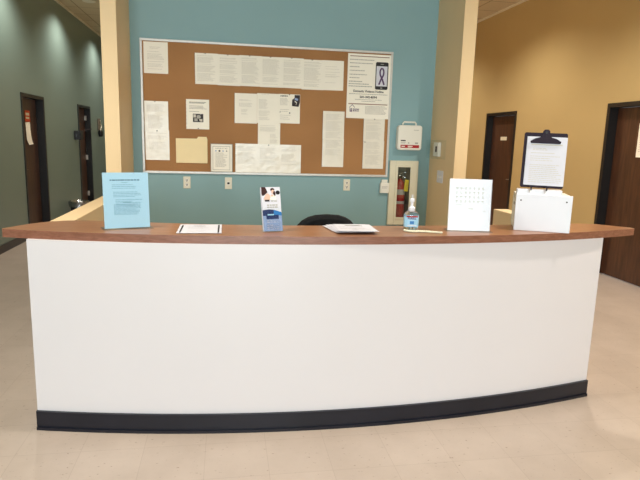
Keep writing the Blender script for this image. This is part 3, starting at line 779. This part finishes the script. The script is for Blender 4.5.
for dy, n in ((0, 24), (.012, 20)):
    for i, (x, y) in enumerate(along(path, n)):
        if dy and i > 13: continue
        r = .0065; b.lathe([(.0005, 0), (r*.8, r*.4), (r, r), (r*.8, r*1.6), (.0005, 2*r)], M['bead'], c=(x+rb.uniform(-.001, .001), y+dy, ZT), n=8)
b.tube([(x, y, ZT+.0048) for x, y in path], .001, M['ink'], 6)
tag(b.build('bead_chain'), 'pale beaded chain lying on the counter in front of the sanitizer bottle', 'bead chain')

# white box with clipboard
ang = math.radians(-24)
t = thing('white_box', 'glossy white plastic box on the right end of the counter, under the clipboard', 'box', (1.671, 3.005, ZT), (0, 0, ang))
w, d, h = .308, .262, .215
b = MB(); b.box((.006, .010, .002), (w-.002, d, h-.004), M['white_plastic']); b.build('box_body', t, bevel=.003)
b = MB(); b.box((0, 0, 0), (w, .012, h), M['bright_plastic']); fp_ = b.build('front_face', t, bevel=.003)
for x in (.028, .277):
    MB().lathe([(.0045, 0), (.0045, .0012)], M['ink_dark'], n=14, T=Matrix.Translation((x, 0, h-.036)) @ Matrix.Rotation(PI/2, 4, 'X')).build('screw_head', fp_)
b = MB(); y0, y1, z0, z1 = .035, d-.02, .025, h-.03
for a, c, e_, g in ((y0, y1, z0, z0+.006), (y0, y1, z1-.006, z1), (y0, y0+.006, z0, z1), (y1-.006, y1, z0, z1)): b.box((.002, a, e_), (.008, c, g), M['ivory'])
b.box((.004, y0+.07, z1-.045), (.007, y1-.06, z1-.03), M['ink'])
b.build('side_rim', t)
b = MB(); b.box((.004, .012, h-.004), (.250, .085, h+.028), M['bright_plastic']); b.build('top_ledge', t, bevel=.003)
# clipboard
cb = thing('clipboard', 'dark plum clipboard propped upright on top of the white box, holding forms', 'clipboard', (0, 0, 0))
cb.matrix_world = Matrix.Translation((1.671, 3.005, ZT+h+.028)) @ Matrix.Rotation(ang, 4, 'Z') @ Matrix.Translation((.018, .045, .010)) @ Matrix.Rotation(math.radians(-6), 4, 'X') @ Matrix.Rotation(math.radians(.8), 4, 'Y')
M['plum'] = mat('dark_plum_plastic', (34, 22, 38), .6, .3, var=.05)
MB().prism(rrect(.236, .318, .010), -.002, .002, M['plum'], T=Matrix.Translation((.118, 0, 0)) @ Matrix.Rotation(PI/2, 4, 'X')).build('board', cb)
b = MB()
pr = [(-.080, -.006), (.080, -.006), (.084, .006), (.058, .022), (.030, .030), (.026, .048), (.020, .052), (.018, .066), (.010, .074), (-.010, .074), (-.018, .066), (-.020, .052), (-.026, .048), (-.030, .030), (-.058, .022), (-.084, .006)]
b.prism(pr, .004, .013, M['plum'], T=Matrix.Translation((.118, 0, .262)) @ Matrix.Rotation(PI/2, 4, 'X'))
b.lathe([(.007, .0125), (.007, .0145)], M['black_plastic'], n=14, T=Matrix.Translation((.118, 0, .320)) @ Matrix.Rotation(PI/2, 4, 'X'))
b.build('clip', cb, bevel=.0015)
for x in (.058, .142):
    b = MB(); b.box((x-.0035, -.062, -.020), (x+.0035, -.052, .004), M['plum']); b.box((x-.0035, -.06, .0), (x+.0035, .0, .006), M['plum']); b.box((x-.005, -.064, -.034), (x+.005, -.050, -.019), M['alum'])
    b.build('support_peg', cb)
def dr3(s):
    s.rect(.02, .232, .19, .238, M['ink_faint']); s.lines(.03, .12, .215, .2, .008, .003, M['ink_faint'], R4, ragged=.2); s.rect(.02, .186, .15, .189, M['ink_faint'])
    s.lines(.02, .2, .17, .13, .012, .003, M['ink_faint'], R4, skip=.3, ragged=.6); s.lines(.02, .2, .12, .02, .011, .003, M['ink_faint'], R4, skip=.15, ragged=.3)
for k in range(3):
    s = Sheet(.214, .279, M['paper_cool'], .0004, 80+k)
    if k == 2: dr3(s)
    o = s.build('clipboard_form', (0, 0, 0)); o.matrix_world = cb.matrix_basis @ Matrix.Translation((.017+.0025*k, -.0032-.0012*k, .016-.001*k)) 
    tag(o, ('rearmost', 'middle', 'front')[k]+' white form held under the clip of the dark clipboard', 'form')

# ------------------------------------------------------------------ office chair behind the counter
t = thing('office_chair', 'black office chair behind the counter, only its rounded backrest top showing', 'chair', (.70, 4.0, 0), (0, 0, math.radians(4)))
def pad(w, h, th, m, n=28, pw=2.6):
    rings = []
    for k, (sc, yy) in enumerate(((.90, -th/2), (.98, -th*.35), (1, 0), (.98, th*.35), (.90, th/2))):
        ring = []
        for i in range(n):
            a = 2*PI*i/n; ca, sa = math.cos(a), math.sin(a)
            ring.append((w/2*sc*math.copysign(abs(ca)**(2/pw), ca), yy, h/2*sc*math.copysign(abs(sa)**(2/pw), sa)))
        rings.append(ring)
    return rings
b = MB(); rg = pad(.50, .54, .07, None)
b.loft([[(x, y+.28*x*x-(.03 if 1 else 0)+.0, z) for x, y, z in r] for r in rg], M['black_mesh'])
b.build('backrest', t, (-.03, -.20, .79), (math.radians(5), 0, 0))
b = MB(); b.loft([[(x, z, y) for x, y, z in r] for r in pad(.50, .48, .08, None)], M['black_mesh']); b.build('seat', t, (0, .05, .46))
b = MB(); b.tube([(0, .05, .41), (0, -.22, .42), (0, -.27, .50), (0, -.25, .74)], .018, M['black_plastic']); b.build('back_bracket', t)
b = MB(); b.lathe([(.028, .10), (.028, .27), (.018, .27), (.018, .42), (.07, .42)], M['black_plastic'], c=(0, .05, 0)); b.build('gas_column', t)
for k in range(5):
    a = 2*PI*k/5+.3; ex, ey = .30*math.cos(a), .05+.30*math.sin(a)
    b = MB(); b.tube([(0, .05, .12), (ex*.6, .05+(ey-.05)*.6, .10), (ex, ey, .075)], [.026, .02, .014], M['black_plastic']); lg = b.build('base_leg', t)
    b = MB(); b.lathe([(.001, -.02), (.027, -.02), (.0275, 0), (.027, .02), (.001, .02)], M['black_plastic'], T=Matrix.Translation((ex, ey, .0285)) @ Matrix.Rotation(a+.6, 4, 'Z') @ Matrix.Rotation(PI/2, 4, 'Y'), n=20); b.tube([(ex, ey, .075), (ex, ey, .035)], .007, M['chrome'], 8); b.build('caster', lg)

# ------------------------------------------------------------------ recessed ceiling lamps, and two added to light the columns
def can(x, y, label, group, power, spot=70, blend=.7):
    t = thing('recessed_lamp', label, 'ceiling lamp', (x, y, ZC), group=group)
    MB().lathe([(.075, -.004), (.105, -.006), (.11, -.001), (.075, -.001)], M['ivory'], n=28).build('trim_ring', t)
    MB().lathe([(.074, -.003), (.074, -.001)], M['lens'], n=28).build('lens', t)
    l = bpy.data.lights.new('lamp', 'SPOT'); l.energy = power; l.color = (1, .93, .82); l.spot_size = math.radians(spot*2); l.spot_blend = blend; l.shadow_soft_size = .07
    o = bpy.data.objects.new('lamp_light', l); C.objects.link(o); o.parent = t; o.location = (0, 0, -.03)
LP = dict(left=105, right=150, added_fill=250)
for y, wd in ((8.0, 'nearest'), (10.6, 'middle'), (13.3, 'farthest')):
    can(XL+.55, y, wd+' recessed ceiling lamp along the green corridor wall', 'corridor lamps by the green wall', LP['left'])
for y, wd in ((5.0, 'nearest'), (7.7, 'middle'), (10.6, 'farthest')):
    can(XR-1.35, y, wd+' recessed ceiling lamp along the mustard wall', 'ceiling lamps by the mustard wall', LP['right'])
for x, wd in ((-1.3, 'left'), (2.6, 'right')):
    can(x, 2.5, wd+' added fill lamp, out of view in the ceiling before the counter', 'lobby lamps', LP['added_fill'])  # added lamps, out of view, that brighten the column fronts and alcove

# ------------------------------------------------------------------ daylight through the street windows
a = bpy.data.lights.new('daylight', 'AREA'); a.shape = 'RECTANGLE'; a.size = 4.8; a.size_y = 2.8; a.energy = 740; a.color = (.93, .955, 1)
o = bpy.data.objects.new('daylight', a); C.objects.link(o); o.location = (-.35, YF-.35, 1.7); o.rotation_euler = (math.radians(97), 0, 0)
o.rotation_euler = (math.radians(90), 0, 0)
wd = bpy.data.worlds.new('World'); S.world = wd; wd.use_nodes = True
wd.node_tree.nodes['Background'].inputs[0].default_value = (.9, .95, 1, 1); wd.node_tree.nodes['Background'].inputs[1].default_value = .6

# ------------------------------------------------------------------ camera
cd = bpy.data.cameras.new('camera'); cam = bpy.data.objects.new('camera', cd); C.objects.link(cam)
cd.sensor_width = 36; cd.sensor_fit = 'HORIZONTAL'; cd.lens = 555.4335*36/640; cd.clip_start = .05; cd.clip_end = 100
ri = Vector((0.98604799, -0.16401152, 0.02845299)); dn = Vector((-0.00150427, -0.17970119, -0.98372009)); fw = Vector((0.16645445, 0.96995243, -0.17744071))
m = Matrix((( ri.x, -dn.x, -fw.x, 0), (ri.y, -dn.y, -fw.y, 0), (ri.z, -dn.z, -fw.z, 1.56), (0, 0, 0, 1)))
cam.matrix_world = m
S.camera = cam
S.view_settings.view_transform = 'Standard'; S.view_settings.look = 'None'; S.view_settings.gamma = 1; S.view_settings.use_curve_mapping = False
S.view_settings.exposure = 0.36
S.cycles.max_bounces = 10; S.cycles.diffuse_bounces = 6; S.cycles.transparent_max_bounces = 16
